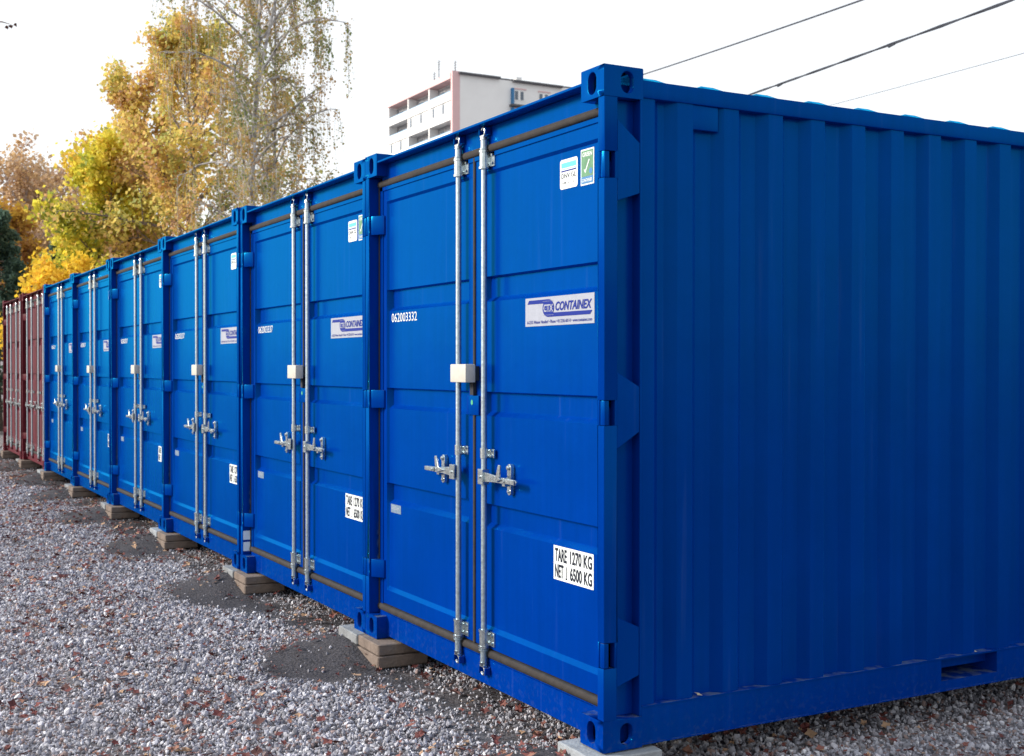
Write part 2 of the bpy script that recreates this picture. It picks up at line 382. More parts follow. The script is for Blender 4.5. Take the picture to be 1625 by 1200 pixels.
def bar_set(door, bx, hs, hz=0.96, handle=True, small=False, metal=None):
    """one locking bar with brackets, cams and handle, as sub-parts of a door; hs: handle side"""
    G = metal or GALV; by = 0.042; r = 0.0135
    mb = MB(); mb.tube((bx,by,0.262),(bx,by,2.352), r, n=16)
    mb.tube((bx,by,0.118),(bx,by,0.262), r+0.003, n=16); mb.tube((bx,by,2.352),(bx,by,2.478), r+0.003, n=16)
    mb.tube((bx,by,0.172),(bx,by,0.180), r+0.010, n=16); mb.tube((bx,by,2.434),(bx,by,2.440), r+0.007, n=16)
    mb.build('locking_bar', G, door)
    for z0, z1, big in ((2.352, 2.424, 1), (1.042, 1.088, 0), (0.190, 0.262, 1)):
        mb = MB(); rr = r + (0.0075 if big else 0.004)
        mb.tube((bx,by,z0),(bx,by,z1), rr, n=16)
        if big:
            mb.tube((bx,by,z0-0.006),(bx,by,z0+0.004), rr+0.004, n=16); mb.tube((bx,by,z1-0.004),(bx,by,z1+0.006), rr+0.003, n=16)
        for s in (-1, 1):
            mb.box(*sorted((bx+s*rr*0.75, bx+s*(rr+0.002))), by, D0-0.003, z0+0.006, z1-0.006)
            mb.box(*sorted((bx+s*(rr+0.002), bx+s*(rr+0.040))), D0-0.006, D0+0.001, z0+0.004, z1-0.004)
            for q in ((z0*0.75+z1*0.25), (z0*0.25+z1*0.75)):
                mb.tube((bx+s*(rr+0.024), D0-0.006, q), (bx+s*(rr+0.024), D0-0.014, q), 0.0075, 0.006, n=8)
        mb.build('bar_bracket', ZINC, door)
    for zt, up in ((2.478, 1), (0.118, -1)):               # cam hooks
        mb = MB()
        mb.tube((bx,by,zt-0.002*up),(bx,by,zt+0.014*up), 0.021, 0.016, n=12)
        P = []
        for k in range(9):
            a = R(-60 + 30*k); P.append((bx + 0.016*math.cos(a)*1.0+0.002, zt + up*(0.036 + 0.019*math.sin(a))))
        rad = [0.0055]*9
        mb.path([(p[0], by-0.004, p[1]) for p in P if True][:8], 0.0058, n=8)
        mb.box(bx-0.020, bx+0.020, by-0.012, by+0.004, *sorted((zt+up*0.012, zt+up*0.020)))
        mb.build('locking_cam', ZINC, door)
    if handle:
        s = hs; mb = MB()
        def bx_(a, b_, *r_): mb.box(*sorted((bx+s*a, bx+s*b_)), *r_)
        bx_(-0.006, 0.040, by-0.030, by-0.024, hz-0.034, hz+0.034); bx_(0.034, 0.040, by-0.024, by+0.006, hz-0.034, hz+0.034)
        bx_(-0.006, 0.034, by-0.024, by+0.004, hz-0.034, hz-0.027); bx_(-0.006, 0.034, by-0.024, by+0.004, hz+0.027, hz+0.034)
        mb.tube((bx+s*0.017, by-0.029, hz),(bx+s*0.017, by-0.036, hz), 0.008, 0.006, n=10)
        mb.build('handle_hub', ZINC, door, bevel=0.0015, seg=1)
        mb = MB(); y0 = by-0.020; y1 = by-0.008
        pl = [(0.040,0.022),(0.125,0.016),(0.200,0.010),(0.325,0.008),(0.333,0.0),(0.325,-0.014),(0.205,-0.016),(0.125,-0.016),(0.040,-0.022)]
        mb.prism([(bx+s*a, hz+b_) for a, b_ in pl], 'y', y0, y1)
        pl = [(0.100,0.002),(0.165,0.014),(0.186,0.066),(0.206,0.064),(0.200,0.018),(0.180,-0.012)]
        mb.prism([(bx+s*a, hz+b_) for a, b_ in pl], 'y', y0-0.009, y0-0.001)
        bx_(0.225, 0.325, y0-0.007, y0-0.0005, hz-0.013, hz+0.007)
        mb.tube((bx+s*0.195, y0-0.010, hz+0.002),(bx+s*0.195, D0-0.002, hz+0.002), 0.0075, n=10)
        mb.tube((bx+s*0.238, y0-0.012, hz-0.003),(bx+s*0.238, y1+0.003, hz-0.003), 0.006, n=10)
        mb.build('locking_handle', ZINC, door, bevel=0.002, seg=1)
        mb = MB(); cx = bx + s*0.205
        mb.prism([(cx + 0.017*math.cos(R(a)), hz + (0.052 if math.sin(R(a)) > 0 else -0.052) + 0.017*math.sin(R(a))) for a in range(6, 366, 24)], 'y', D0-0.010, D0+0.010)
        mb.tube((cx, D0-0.010, hz+0.052),(cx, D0-0.020, hz+0.052), 0.012, 0.009, n=10)
        mb.tube((cx, D0-0.010, hz-0.052),(cx, D0-0.018, hz-0.052), 0.008, 0.006, n=10)
        mb.box(cx-0.012, cx+0.012, y1-0.004, D0-0.009, hz-0.028, hz+0.004)
        mb.build('handle_catch', ZINC, door, bevel=0.0015, seg=1)

def hinge(door, s, z0, z1, M):
    X = (lambda v: v) if s > 0 else (lambda v: -CW - v)
    mb = MB()
    pl = [(-0.002,0.006),(-0.018,0.001),(-0.031,0.005),(-0.034,0.016),(-0.024,0.027),(-0.004,0.027)]
    mb.prism([(X(a), b_) for a, b_ in pl], 'z', z0+0.004, z1-0.004)
    pl = [(-0.0455,0.016),(-0.052,0.013),(-0.066,0.020),(-0.112,0.050),(-0.122,0.058),(-0.122,0.069),(-0.0455,0.066)]
    mb.prism([(X(a), b_) for a, b_ in pl], 'z', z0+0.003, z1-0.003)
    mb.build('hinge', M, door, bevel=0.004, seg=2)

FS = D0 + 0.011 - 0.0015                                    # sticker plane on the recessed fields
def stickers(dl, dr, serial='062003332'):
    # right leaf ------------------------------------------------
    mb = MB(); x0, x1, z0, z1 = -0.496, -0.190, 0.579, 0.719
    mb.cur = 0; mb.box(x0, x1, FS, FS+0.001, z0, z1)
    mb.cur = 1; t = FS-0.001
    put_text(mb, 'TARE', x0+0.012, x0+0.105, z0+0.076, z0+0.131, t, bold=0.03); put_text(mb, '1270 KG', x0+0.130, x1-0.010, z0+0.076, z0+0.131, t, bold=0.03)
    put_text(mb, 'NET', x0+0.012, x0+0.080, z0+0.010, z0+0.065, t, bold=0.03); put_text(mb, '6500 KG', x0+0.130, x1-0.010, z0+0.010, z0+0.065, t, bold=0.03)
    flat(mb, rect(x0+0.102, x0+0.108, z0+0.018, z0+0.062), t); flat(mb, rect(x0+0.096, x0+0.108, z0+0.009, z0+0.0165), t)
    mb.build('weight_sticker', [WHITE, INK], dr, smooth=False)
    mb = MB(); x0, x1, z0, z1 = -0.736, -0.186, 1.627, 1.747
    mb.cur = 0; mb.box(x0, x1, FS, FS+0.001, z0, z1); mb.cur = 1
    cx, cz, rr = x0+0.195, z0+0.073, 0.037
    flat(mb, [(x0+0.020, z1-0.026), (cx, z1-0.027), (cx, z1-0.010), (x0+0.032, z1-0.010)], t)
    ring = [(cx+rr*1.28*math.cos(R(a)), cz+rr*math.sin(R(a))) for a in range(0, 360, 15)]
    flat(mb, ring, t-0.0003)
    flat(mb, [(cx, z0+0.036), (x1-0.030, z0+0.036), (x1-0.014, z0+0.052), (cx, z0+0.053)], t-0.0001)
    put_text(mb, 'CONTAINEX', cx+0.058, x1-0.016, z0+0.059, z0+0.097, t, shear=0.25, bold=0.035)
    put_text(mb, 'A-2355 Wiener Neudorf \u2022 Phone +43 2236 601-0 \u2022 www.containex.com', x0+0.016, x1-0.016, z0+0.010, z0+0.024, t, bold=0.01)
    mb.cur = 2
    for k in range(-2, 3): flat(mb, rect(cx-rr*1.2, cx+rr*1.2, cz+k*0.0145-0.0004, cz+k*0.0145+0.0004), t-0.0006)
    put_text(mb, 'CTX', cx-0.038, cx+0.040, cz-0.0155, cz+0.0155, t-0.0009, bold=0.02)
    mb.build('maker_plate', [SILV, NAVY, SILV], dr, smooth=False)
    mb = MB(); x0, x1, z0, z1 = -0.448, -0.312, 2.178, 2.298
    mb.cur = 0; mb.prism(rrect(x0, x1, z0, z1, 0.012), 'y', FS, FS+0.001); mb.cur = 1
    put_text(mb, 'DNV GL', x0+0.012, x1-0.012, z0+0.043, z0+0.063, t, bold=0.0)
    put_text(mb, 'TYPE', x0+0.012, x0+0.052, z0+0.018, z0+0.028, t); put_text(mb, '1 1 1', x0+0.066, x1-0.030, z0+0.018, z0+0.028, t)
    mb.cur = 2; flat(mb, rect(x0+0.010, x1-0.010, z0+0.070, z0+0.0755), t)
    mb.cur = 3; flat(mb, rect(x0+0.012, x1-0.012, z0+0.086, z0+0.106), t); flat(mb, rect(x0+0.012, x1-0.012, z0+0.0795, z0+0.0815), t)
    mb.build('approval_sticker', [WHITE, INK, NAVY, CYAN], dr, smooth=False)
    mb = MB(); x0, x1, z0, z1 = -0.288, -0.190, 2.174, 2.316
    mb.cur = 0; mb.box(x0, x1, FS, FS+0.001, z0, z1); mb.cur = 1; flat(mb, rect(x0+0.006, x1-0.006, z0+0.034, z1-0.006), t)
    mb.cur = 2; flat(mb, rect(x0+0.006, x1-0.006, z0+0.006, z0+0.033), t); ccx, ccz = x1-0.022, z0+0.052
    flat(mb, [(ccx+0.012*math.cos(R(a)), ccz+0.012*math.sin(R(a))) for a in range(0,360,30)], t-0.0004)
    mb.cur = 0; put_text(mb, 'GREEN', x0+0.014, x1-0.012, z1-0.030, z1-0.013, t-0.0006, bold=0.02); put_text(mb, 'CONTAINER', x0+0.012, x1-0.012, z0+0.012, z0+0.025, t-0.0006, bold=0.02)
    flat(mb, [(x0+0.026,z0+0.062),(x0+0.036,z0+0.046),(x0+0.068,z0+0.098),(x0+0.062,z0+0.100),(x0+0.037,z0+0.060)], t-0.0006)
    mb.build('green_sticker', [WHITE, GREEN, SKYB], dr, smooth=False)
    # left leaf -------------------------------------------------
    mb = MB(); put_text(mb, serial, -2.192, -1.868, 1.692, 1.738, FS, bold=0.0)
    mb.build('serial_number', WHITE, dl, smooth=False)
    mb = MB(); mb.cur = 0; mb.box(-2.203, -2.072, FS, FS+0.001, 0.677, 0.722); mb.cur = 1
    for k in range(3): flat(mb, rect(-2.192, -2.192+(0.06, 0.1, 0.09)[k], 0.712-k*0.008, 0.7145-k*0.008), t)
    mb.build('data_plate', [GREY, SILV], dl, smooth=False)

def make_container(M, red=False):
    root = empty('shipping_container')
    for s in (1, -1):
        for top in (True, False):
            mb = MB(); casting(mb, s, top); mb.build('corner_casting', M, root, bevel=0.005, seg=2)
    for s in (1, -1):
        mb = MB(); post(mb, s); mb.build('corner_post', M, root, bevel=0.002, seg=1)
    # header with its projecting flange, sill
    mb = MB(); mb.box(-CW+0.06, -0.06, 0.062, 0.1755, 2.400, 2.537); mb.box(-CW+0.163, -0.163, 0.002, 0.178, 2.5375, 2.549)
    mb.build('header', M, root, bevel=0.002, seg=1)
    mb = MB(); mb.box(-CW+0.06, -0.06, 0.060, 0.1755, 0.012, 0.137)
    mb.prism([(0.060,0.137),(0.060,0.129),(0.1,0.1375)], 'x', -CW+0.163, -0.163)
    mb.build('sill', M, root, bevel=0.002, seg=1)
    # rubber seal round both doors
    mb = MB()
    for z in (2.439, 0.157): 
        mb.prism([(0.0605,z-0.018),(0.053,z-0.014),(0.051,z),(0.054,z+0.013),(0.0605,z+0.018),(0.09,z+0.018),(0.09,z-0.018)], 'x', -CW+0.046, -0.046)
    for x in (-CW+0.052, -0.052): mb.box(x-0.006, x+0.006, 0.058, 0.075, 0.150, 2.445)
    sx = -1.195
    mb.box(sx-0.009, sx+0.009, 0.061, 0.080, 0.175, 2.421)
    mb.build('door_seal', RUBBER, root, bevel=0.003, seg=1)
    # long walls, rails, back wall, roof, floor
    for s, xo in ((1, -0.010), (-1, -CW+0.010)):
        mb = MB(); corr_panel(mb, xo, 0.178, CL-0.178, 0.156, 2.485, s); mb.build('side_panel', M, root, ang=20)
        X = (lambda v: v) if s > 0 else (lambda v: -CW - v)
        mb = MB(); a, b_ = sorted((X(-0.062), X(-0.003)))
        mb.box(a, b_, 0.178, CL-0.178, 2.482, 2.549); mb.build('top_rail', M, root, bevel=0.004, seg=2)
        mb = MB(); PK = [(1.797, 2.158), (CL-2.158, CL-1.797)]; yy = 0.178
        for p0, p1 in PK + [(CL-0.178, None)]:
            a2, b2 = sorted((X(-0.055), X(-0.004)))
            mb.box(a2, b2, yy, p0, 0.012, 0.150)
            if p1:
                mb.box(a2, b2, p0, p1, 0.012, 0.052); mb.box(*sorted((X(-0.055), X(-0.005))), p0, p1, 0.146, 0.150)
                q0, q1 = sorted((X(-0.9), X(-0.056)))
                mb.box(q0, q1, p0-0.006, p0, 0.02, 0.15); mb.box(q0, q1, p1, p1+0.006, 0.02, 0.15); mb.box(q0, q1, p0, p1, 0.046, 0.052)
                yy = p1
        a3, b3 = sorted((X(-0.075), X(-0.001))); mb.box(a3, b3, 0.1785, CL-0.1785, 0.1505, 0.1555)
        a4, b4 = sorted((X(-0.10), X(-0.0012))); mb.box(a4, b4, 0.1785, CL-0.1785, 0.006, 0.0118)
        mb.build('bottom_rail', M, root)
        mb = MB(); a5, b5 = sorted((X(-0.040), X(-0.0115))); mb.box(a5, b5, 0.408, 0.545, 2.386, 2.4815)
        mb.build('vent_cover', M, root, bevel=0.003, seg=2)
    mb = MB(); mb.box(-CW+0.01, -0.01, CL-0.06, CL, 0.02, 2.56); mb.build('end_wall', M, root)
    mb = MB(); pts = [(0.18, 0)]; y = 0.234
    while y < CL-0.3: pts += [(y-0.062,0),(y-0.030,1),(y+0.030,1),(y+0.062,0)]; y += 0.2793
    pts[0] = (0.1785, 0); pts = [p for i, p in enumerate(pts) if i == 0 or p[0] > pts[i-1][0] or i > 1]
    pts = sorted(set(pts)); pts.append((CL-0.06, 0)); V = []
    for yy, d in pts: V += [(-CW+0.03, yy, 2.5495), (-CW+0.05, yy, 2.5495+0.017*d), (-0.042, yy, 2.5495+0.017*d), (-0.012, yy, 2.5497)]
    F = [(4*i+j, 4*i+j+1, 4*i+5+j, 4*i+4+j) for i in range(len(pts)-1) for j in range(3)]
    mb.poly(V, F); mb.build('roof', M, root)
    mb = MB(); mb.box(-CW+0.07, -0.07, 0.18, CL-0.07, 0.09, 0.13)
    yy = 0.5
    while yy < CL-0.4:
        if not (1.7 < yy < 2.26 or 3.8 < yy < 4.36): mb.box(-CW+0.06, -0.06, yy, yy+0.05, 0.02, 0.09)
        yy += 0.42
    mb.build('floor_frame', M, root)
    # doors
    ribs = ZP
    dl = door_leaf(-CW+0.058, sx-0.010, -2.236, -1.300+0.045, M, root, ribs)
    dr = door_leaf(sx+0.010, -0.058, -1.112, -0.130, M, root, ribs)
    for d, s in ((dl, -1), (dr, 1)):
        for z0, z1 in HZ: hinge(d, s, z0-0.002, z1+0.002, M)
    if red:
        for d, xx in ((dl, (-2.05, -1.55)), (dr, (-0.85, -0.35))):
            for k, x in enumerate(xx):
                bar_set(d, x, 1 if k else 1, hz=0.86, metal=GALV)
    else:
        bar_set(dl, -1.314, -1); bar_set(dr, -1.054, 1)
        mb = MB(); mb.box(-1.306, -1.146, -0.006, 0.046, 1.383, 1.467)
        mb.build('lock_box', BOXM, dl, bevel=0.005, seg=2)
        mb = MB(); mb.cur = 0; mb.box(-1.270, -1.150, 0.0465, D0-0.001, 1.392, 1.458); mb.box(-1.212, -1.178, 0.050, D0-0.002, 1.325, 1.383)
        mb.build('lock_slot', DARK, dl)
        mb = MB(); mb.box(-1.262, -1.140, 0.058, D0-0.001, 1.232, 1.322); mb.build('lock_plate', M, dl, bevel=0.003)
        mb = MB(); mb.prism([(-1.205+0.010*math.cos(R(a)), 1.290+0.012*math.sin(R(a))) for a in range(0, 360, 30)], 'y', 0.0565, 0.0575)
        mb.build('inspection_dot', mat('dot_green', (0.05, 0.35, 0.18), 0.5), dl, smooth=False)
    # keepers for the cams on header and sill
    bars = (-2.05, -1.55, -0.85, -0.35) if red else (-1.314, -1.054)
    for bx in bars:
        for z, up in ((2.515, 1), (0.081, -1)):
            mb = MB()
            for s in (-1, 1): mb.box(*sorted((bx+s*0.024, bx+s*0.034)), 0.030, 0.0615, z-0.016, z+0.016)
            mb.box(bx-0.034, bx+0.034, 0.052, 0.0612, z-0.02, z+0.02)
            mb.build('cam_keeper', M, root, bevel=0.003, seg=1)
    return root, dl, dr

blue, bdl, bdr = make_container(BLUE)
stickers(bdl, bdr)
ordn = ['nearest and rightmost', 'second', 'third', 'fourth', 'fifth', 'sixth and farthest']
BLUES = [blue]
for i in range(1, 6):
    BLUES.append(copy_tree(blue))
lab_b = ['nearest blue storage container, its corrugated side facing right',
         'second blue container from the right, right beside the nearest one',
         'third blue container from the right, white reflector on its left post seen edge on',
         'fourth blue container from the right in the row',
         'fifth blue container from the right, beside the last blue one',
         'farthest blue container, standing next to the maroon ones']
lab_b[1] = 'second blue container from the right, white reflectors low on its left post'
lab_b[2] = 'third blue container from the right end of the row'
jit = [(0,0), (0.004,-0.003), (-0.006,0.002), (0.003,0.001), (-0.004,-0.003), (0.005,0.002)]
for i, c in enumerate(BLUES):
    c.location = (-PITCHX*i, jit[i][0], jit[i][1])
    tag(c, lab_b[i], 'container', 'blue storage containers in a row')
# second container onwards carry another serial number
mb = MB(); put_text(mb, '062003337', -2.192, -1.868, 1.692, 1.738, FS)
alt = mb.build('alt_serial', WHITE, smooth=False); alt_me = alt.data; bpy.data.objects.remove(alt)
for c in BLUES[1:]:
    for d in c.children:
        for q in d.children:
            if q.name.startswith('serial_number'): q.data = alt_me
for z0, z1 in ((0.222, 0.286), (0.142, 0.206)):
    mb = MB(); mb.box(-CW+0.0455, -CW+0.0465, 0.008, 0.058, z0, z1)
    mb.build('reflector', REFL, BLUES[1], smooth=False)
redc, rdl, rdr = make_container(RED, red=True)
redc.location = (-PITCHX*6, 0.01, 0.004)
red2 = copy_tree(redc); red2.location = (-PITCHX*7, -0.006, -0.004)
tag(redc, 'maroon container with four locking bars, next to the last blue one', 'container', 'maroon containers at the far end')
tag(red2, 'farthest maroon container at the left end of the row', 'container', 'maroon containers at the far end')

# ------------------------------------------------------------------ concrete blocks under the corners
CG = mat('concrete_grey', (0.20, 0.21, 0.22), 0.85, noise_amt=0.25, nscale=14, bump=0.4, bscale=60, spec=0.2)
CT = mat('concrete_tan', (0.165, 0.13, 0.11), 0.85, noise_amt=0.25, nscale=14, bump=0.4, bscale=60, spec=0.2)
CW_ = mat('concrete_pale', (0.26, 0.28, 0.30), 0.85, noise_amt=0.18, nscale=14, bump=0.4, bscale=60, spec=0.2)
def block(x0, x1, y0, y1, z0, z1, M, label, seed):
    rnd = random.Random(seed); cx, cy, cz = (x0+x1)/2, (y0+y1)/2, z0
    mb = MB(); nx_, ny_ = 6, 6
    bm = bmesh.new(); bmesh.ops.create_cube(bm, size=1)
    for v in bm.verts: v.co = Vector((v.co.x*(x1-x0), v.co.y*(y1-y0), (v.co.z+0.5)*(z1-z0)))
    bmesh.ops.bevel(bm, geom=bm.edges[:], offset=0.006, segments=1, affect='EDGES')
    bmesh.ops.subdivide_edges(bm, edges=[e for e in bm.edges if e.calc_length() > 0.1], cuts=5, use_grid_fill=True)
    for v in bm.verts:
        e_ = (abs(v.co.x) > (x1-x0)/2-0.008) + (abs(v.co.y) > (y1-y0)/2-0.008) + (v.co.z > z1-z0-0.008)
        v.co += noise.noise_vector(Vector((v.co.x*22+seed, v.co.y*22, v.co.z*22)))*(0.0035 if e_ >= 2 else 0.0012)
        if v.co.z > z1-z0-0.0015: v.co.z = z1-z0-0.0015
    me = bpy.data.meshes.new('concrete_block'); bm.to_mesh(me); bm.free(); me.materials.append(M)
    o = bpy.data.objects.new('concrete_block', me); COL.objects.link(o); o.location = (cx, cy, cz)
    o.rotation_euler.z = R(rnd.uniform(-1.5, 1.5))
    tag(o, label, 'concrete block', 'concrete blocks under the container corners')
where = ['under the near corner of the nearest container', 'under the joint of the first two blue containers', 'under the joint of the second and third blue containers',
         'under the joint of the third and fourth blue containers', 'under the joint of the fourth and fifth blue containers', 'under the joint of the fifth and sixth blue containers',
         'under the joint of blue and maroon containers', 'under the joint of the two maroon containers', 'under the far left corner of the last maroon container']
for j in range(9):
    X = -PITCHX*j
    zb = -0.0015 if j not in (0, 2, 5, 7) else -0.0045
    if j == 0:
        block(X-0.235, X+0.045, -0.062, 0.245, -0.085, zb, CW_, 'pale upper concrete block ' + where[j], 1)
        block(X-0.245, X+0.052, -0.070, 0.250, -0.168, -0.086, CG, 'lower grey concrete block ' + where[j], 2)
    else:
        block(X-0.270, X+0.008, -0.050, 0.240, -0.060, zb, CG if j % 3 else CW_, 'upper grey concrete block ' + where[j], 10+j)
        block(X+0.014, X+0.312, -0.045, 0.236, -0.060, zb, CT, 'upper tan concrete block ' + where[j], 30+j)
        block(X-0.262, X+0.006, -0.056, 0.240, -0.125, -0.0615, CG if j != 1 else CW_, 'lower grey concrete block ' + where[j], 50+j)
        block(X+0.018, X+0.322, -0.052, 0.236, -0.125, -0.0615, CT, 'lower tan concrete block ' + where[j], 70+j)

# ------------------------------------------------------------------ trees
def leaf_mat(name, cols):
    M = bpy.data.materials.new(name); M.use_nodes = True
    n = M.node_tree.nodes; l = M.node_tree.links; b = n['Principled BSDF']
    a = n.new('ShaderNodeAttribute'); a.attribute_name = 'tone'
    rp = n.new('ShaderNodeValToRGB'); e = rp.color_ramp.elements
    e[0].position = 0; e[0].color = (*cols[0], 1); e[1].position = 1; e[1].color = (*cols[-1], 1)
    for k, c in enumerate(cols[1:-1]): e.new((k+1)/(len(cols)-1)).color = (*c, 1)
    l.new(a.outputs['Fac'], rp.inputs[0]); l.new(rp.outputs[0], b.inputs['Base Color'])
    b.inputs['Roughness'].default_value = 0.6; b.inputs['Specular IOR Level'].default_value = 0.25
    tr = n.new('ShaderNodeBsdfTranslucent'); l.new(rp.outputs[0], tr.inputs[0])
    mx = n.new('ShaderNodeMixShader'); mx.inputs[0].default_value = 0.5
    l.new(b.outputs[0], mx.inputs[1]); l.new(tr.outputs[0], mx.inputs[2]); l.new(mx.outputs[0], n['Material Output'].inputs[0])
    return M
BARK = mat('bark_brown', (0.19, 0.155, 0.14), 0.9, noise_amt=0.35, nscale=12, bump=0.6, bscale=25, spec=0.2)
BARKG = mat('bark_grey', (0.34, 0.29, 0.28), 0.9, noise_amt=0.3, nscale=12, bump=0.5, bscale=25, spec=0.2)
BIRCHB = mat('bark_birch', (0.09, 0.08, 0.08), 0.8, nscale=7, color2=(0.68, 0.66, 0.64), bump=0.3, bscale=20, spec=0.2)
def crown_mesh(name, P, size, tone, M, parent, rng, drop=0.3, elong=1.0):
    P = np.asarray(P, dtype=np.float32); N = len(P)
    sz = (size * rng.uniform(0.6, 1.35, N)).astype(np.float32)[:, None]
    a = rng.normal(size=(N, 3)); a /= np.linalg.norm(a, axis=1)[:, None]
    a[:, 2] -= drop; a /= np.linalg.norm(a, axis=1)[:, None]
    c = rng.normal(size=(N, 3)); b_ = np.cross(a, c); b_ /= np.linalg.norm(b_, axis=1)[:, None]
    nn = np.cross(a, b_)
    v0 = P - a*sz*0.5*elong; v1 = P + b_*sz*0.42 + nn*sz*0.12; v2 = P + a*sz*0.5*elong; v3 = P - b_*sz*0.42 + nn*sz*0.12
    V = np.stack([v0, v1, v2, v3], 1).reshape(-1, 3)
    me = bpy.data.meshes.new(name); me.vertices.add(4*N); me.vertices.foreach_set('co', V.ravel())
    me.loops.add(4*N); me.loops.foreach_set('vertex_index', np.arange(4*N, dtype=np.int32))
    me.polygons.add(N); me.polygons.foreach_set('loop_start', np.arange(0, 4*N, 4, dtype=np.int32)); me.polygons.foreach_set('loop_total', np.full(N, 4, dtype=np.int32))
    at_ = me.attributes.new('tone', 'FLOAT', 'POINT'); at_.data.foreach_set('value', np.repeat(np.clip(tone, 0, 1), 4).astype(np.float32))
    me.update(); me.validate(); me.materials.append(M)
    o = bpy.data.objects.new(name, me); COL.objects.link(o); o.parent = parent; o['kind'] = 'stuff'
    return o

def grow_tree(name, label, base, H, tr, prof, M, bark, seed, limbs=26, subs=7, twigs=4, lpt=18, size=0.1, rise=45, z_lo=0.2,
              strands=0, strand_len=(0.6, 1.6), spread=0.13, group=None, tonef=None, lean=(0,0), droop=0.0, elong=1.1, cat='tree', fork=None):
    """prof(f): limb length at height fraction f of the tree"""
    rng = np.random.default_rng(seed); root = empty(name, base)
    tag(root, label, cat, group)
    N = 14; tp = []
    w = rng.normal(0, 0.012*H, (N+1, 2)).cumsum(0)*0.35
    for k in range(N+1):
        f = k/N; tp.append(Vector((w[k][0]*f + lean[0]*f*f, w[k][1]*f + lean[1]*f*f, H*f)))
    trad = [tr*(1-0.9*k/N)*(1+0.5*math.exp(-k*1.2)) for k in range(N+1)]
    mb = MB(); mb.path(tp, trad, n=9); 
    trunk = mb.build('trunk', bark, root)
    br = MB(); leaves = []
    def at_h(f):
        q = f*N; i = min(N-1, int(q)); return tp[i].lerp(tp[i+1], q-i), trad[i]
    for i in range(limbs):
        f = z_lo + (0.985-z_lo)*((i+rng.uniform(0.1, 0.9))/limbs)
        p, r0 = at_h(f); L = prof(f)*rng.uniform(0.75, 1.15)
        az = i*2.39996 + rng.uniform(-0.4, 0.4); el = R(rise*rng.uniform(0.7, 1.2)) * (0.7+0.5*f)
        d = Vector((math.cos(az)*math.cos(el), math.sin(az)*math.cos(el), math.sin(el)))
        seg = 6; pts = [p.copy()]; q = p.copy()
        for s in range(seg):
            d = (d + Vector(rng.normal(0, 0.13, 3)) + Vector((0, 0, -droop*s/seg))).normalized(); q = q + d*(L/seg); pts.append(q.copy())
        rl = min(r0*0.6, tr*0.34); br.path(pts, [rl*(1-0.85*s/seg)+0.004 for s in range(seg+1)], n=5)
        for s in range(subs):
            t = 0.25+0.75*(s+rng.uniform(0, 1))/subs; t = min(t, 0.999)
            k = min(seg-1, int(t*seg)); sp_ = pts[k].lerp(pts[k+1], t*seg-k)
            dd = (pts[k+1]-pts[k]).normalized() + Vector(rng.normal(0, 0.55, 3)); dd.normalize()
            sl = L*0.38*rng.uniform(0.5, 1.1)*(1.15-0.6*t)
            e1 = sp_ + dd*sl*0.55; e2 = e1 + (dd + Vector(rng.normal(0, 0.3, 3)) + Vector((0,0,-droop))).normalized()*sl*0.5
            br.path([sp_, e1, e2], [rl*0.3+0.003, rl*0.18+0.003, 0.003], n=3)
            for w_ in range(twigs):
                u = rng.uniform(0.2, 1.0); o_ = sp_.lerp(e1, u*2) if u < 0.5 else e1.lerp(e2, u*2-1)
                td = (dd + Vector(rng.normal(0, 0.8, 3))).normalized()*sl*rng.uniform(0.25, 0.5)
                tw = o_ + td
                if w_ % 2 == 0: br.path([o_, tw], [0.004, 0.002], n=3)
                if strands == 0 or rng.uniform() < 0.3:
                    for _ in range(int(lpt*rng.uniform(0.4, 1.5))):
                        leaves.append(o_.lerp(tw, rng.uniform(0.1, 1.15)) + Vector(rng.normal(0, spread, 3)))
            if strands and rng.uniform() < 0.8:
                for w_ in range(strands):
                    o_ = e1.lerp(e2, rng.uniform(0, 1)); ln = rng.uniform(*strand_len)
                    a1 = o_ + Vector((rng.normal(0, 0.05), rng.normal(0, 0.05), -ln*0.5)); a2 = a1 + Vector((rng.normal(0, 0.05), rng.normal(0, 0.05), -ln*0.5))
                    br.path([o_, a1, a2], [0.004, 0.003, 0.002], n=3)
                    for _ in range(int(ln*lpt)):
                        u = rng.uniform(0, 1); q_ = o_.lerp(a1, u*2) if u < 0.5 else a1.lerp(a2, u*2-1)
                        leaves.append(q_ + Vector(rng.normal(0, spread*0.5, 3)))
    if fork:
        f, dx, dy, fl = fork; p, r0 = at_h(f)
        pts = [p + Vector((dx*t_, dy*t_, fl*t_**0.9)) for t_ in (0, 0.15, 0.4, 0.7, 1.0)]
        mb2 = MB(); mb2.path(pts, [r0*0.75, r0*0.65, r0*0.5, r0*0.35, 0.01], n=7); mb2.build('fork_limb', bark, root)
    b_o = br.build('branches', bark, root, smooth=False); b_o['kind'] = 'stuff'
    if leaves:
        P = np.array(leaves); tone = rng.normal(0.5, 0.17, len(P))
        cl = np.array([noise.noise(Vector((q[0]*1.3+seed, q[1]*1.3, q[2]*1.3))) for q in P]); tone = tone + cl*0.55
        if tonef is not None: tone = tone + tonef(P)
        crown_mesh('crown', P, size, tone, M, root, rng, elong=elong)
    return root

